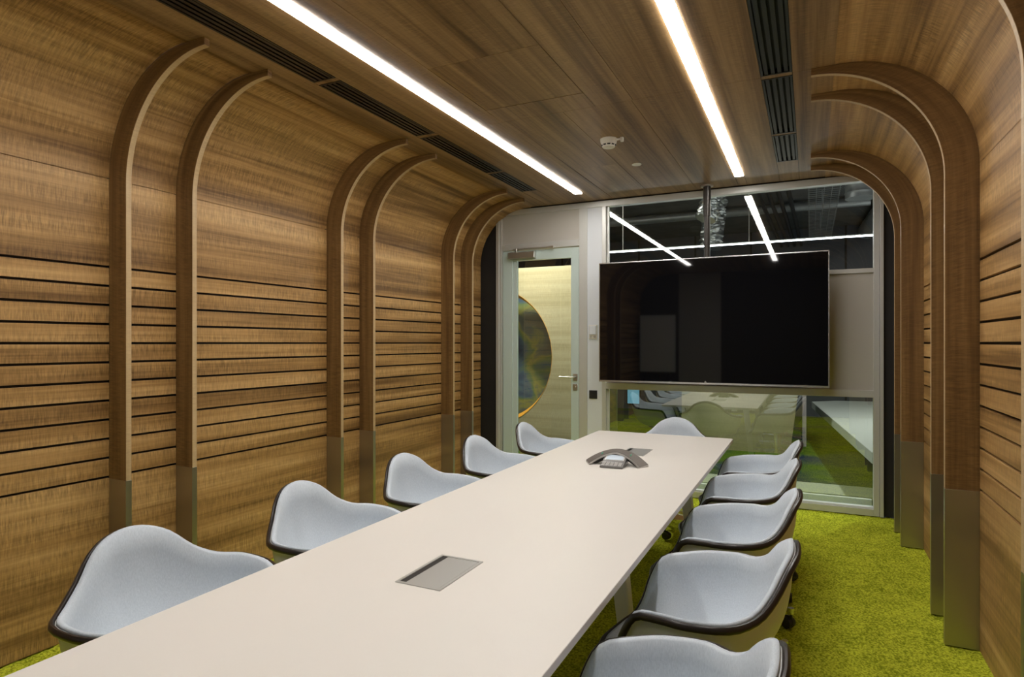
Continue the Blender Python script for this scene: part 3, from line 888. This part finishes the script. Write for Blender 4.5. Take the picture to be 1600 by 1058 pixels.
for i, p in enumerate(EDGE):
    tng = (EDGE[(i + 1) % len(EDGE)] - EDGE[i - 1]).normalized()
    o = Vector((p.x, p.y, 0)).normalized(); o = (o - tng * o.dot(tng)).normalized()
    RIM.append(p - o * .027)
def chair_mesh():
    nr = len(RIM); T = 14
    C0 = Vector((.015, 0, .432))
    vs = [C0]
    ex = .80
    for k in range(1, T + 1):
        s_ = k / T * PI / 2
        h = math.sin(s_) ** ex; v = 1 - math.cos(s_) ** ex if k < T else 1.0
        for p in RIM:
            d = p - C0
            vs.append(Vector((C0.x + d.x * h, C0.y + d.y * h, C0.z + d.z * v)))
    # rolled lip
    for off, dz in ((.010, .003), (.020, -.003)):
        for i, p in enumerate(RIM):
            a, c = RIM[i - 1], RIM[(i + 1) % nr]
            tng = (c - a).normalized()
            o = Vector((p.x - C0.x, p.y, 0)).normalized()
            o = (o - tng * o.dot(tng)).normalized()
            vs.append(p + o * off + Vector((0, 0, dz)))
    fs = [(0, 1 + i, 1 + (i + 1) % nr) for i in range(nr)]
    for k in range(T + 1):
        a = 1 + k * nr; b_ = a + nr
        fs += [(a + i, b_ + i, b_ + (i + 1) % nr, a + (i + 1) % nr) for i in range(nr)]
    return vs, [f[::-1] for f in fs], vs[-nr:]
def make_chair(label, group):
    t = thing('armchair', label, 'chair', (0, 0, 0), 0, group)
    vs, fs, lip = chair_mesh()
    sh = mk('shell', vs, fs, M['shell'], t, smooth=True)
    m_ = sh.modifiers.new('thick', 'SOLIDIFY'); m_.thickness = .006; m_.offset = -1
    nr = len(lip)
    up = mk('upholstery', vs[:-nr], fs[:-nr], M['fabric'], t, smooth=True)
    m_ = up.modifiers.new('pad', 'SOLIDIFY'); m_.thickness = .011; m_.offset = 1
    MB().tube([p + Vector((0, 0, .001)) for p in lip], .0115, 10, True, .75).build('edge_trim', M['trim'], t, smooth=True)
    MB().lathe([(.075, .424), (.075, .412), (.028, .395), (.028, .25), (.022, .25), (.022, .13)], .0, 0, 20).build('column', M['chrome'], t, smooth=True)
    hub = MB().lathe([(.02, .065), (.042, .07), (.045, .125), (.03, .145)], 0, 0, 20).build('hub', M['chrome'], t, smooth=True)
    for k in range(5):
        a = 2 * PI * k / 5
        R_ = Matrix.Rotation(a, 4, 'Z')
        mb = MB()
        sec = [(.03, .020, .075, .122), (.15, .016, .080, .112), (.308, .0125, .084, .103)]
        vs2 = []
        for x, hw, z0, z1 in sec:
            vs2 += [R_ @ Vector(p) for p in ((x, -hw, z0), (x, hw, z0), (x, hw * .7, z1), (x, -hw * .7, z1))]
        f2 = []
        for i in range(2):
            q = 4 * i
            f2 += [(q + j, q + (j + 1) % 4, q + 4 + (j + 1) % 4, q + 4 + j) for j in range(4)]
        f2 += [(3, 2, 1, 0), (8, 9, 10, 11)]
        mb.add(vs2, f2)
        e0 = R_ @ Vector((.308, 0, .078)); e1 = R_ @ Vector((.308, 0, .108))
        mb.cyl(e0, e1, .0145, n=14)
        arm = mb.build('base_arm', M['chrome'], t, smooth=True)
        mb = MB()
        sw = Matrix.Rotation(a + 1.1 + k, 4, 'Z')
        c = R_ @ Vector((.308, 0, 0)) + (sw @ Vector((.016, 0, 0)))
        ax = sw @ Vector((0, 1, 0))
        for s_ in (-1, 1):
            mb.cyl(c + Vector((0, 0, .029)) + ax * (s_ * .004), c + Vector((0, 0, .029)) + ax * (s_ * .024), .029, .026, 18)
        mb.cyl(c + Vector((0, 0, .036)) - ax * .004, c + Vector((0, 0, .036)) + ax * .004, .03, n=14)
        mb.cyl(e0 - Vector((0, 0, .03)), e0, .007, n=8)
        mb.build('castor', M['castor'], arm, smooth=True)
    return t
PC = 'pale blue grey armchair '
left = [(-1.766, 1.317, 0.015, PC + 'on the left of the table, nearest the camera'),
        (-1.773, 2.085, 0.054, PC + 'on the left of the table, second from camera'),
        (-1.767, 2.841, -0.031, PC + 'on the left of the table, middle of five'),
        (-1.740, 3.605, -0.036, PC + 'on the left of the table, second from the door'),
        (-1.730, 4.385, 0.009, PC + 'on the left of the table, nearest the door')]
right = [(-.345, 1.345, 3.18, PC + 'at bottom right, cut off by the picture edge'),
         (-.336, 2.097, 3.195, PC + 'on the right of the table, nearest one seen whole'),
         (-.339, 2.860, 3.213, PC + 'on the right of the table, middle of five'),
         (-.351, 3.606, 3.226, PC + 'on the right of the table, second from the glass'),
         (-.350, 4.300, 3.226, PC + 'on the right of the table, nearest the glass')]
ch0 = make_chair(left[0][3], 'pale blue grey armchairs around the table')
ch0.location = (left[0][0], left[0][1], 0); ch0.rotation_euler = (0, 0, left[0][2])
for x, y, rz, lab in left[1:] + right:
    dup(ch0, (x, y, 0), rz, lab)
dup(ch0, (-.985, 4.935, 0), -PI / 2 + .05, 'pale blue grey armchair at the far head of the table before the glass')
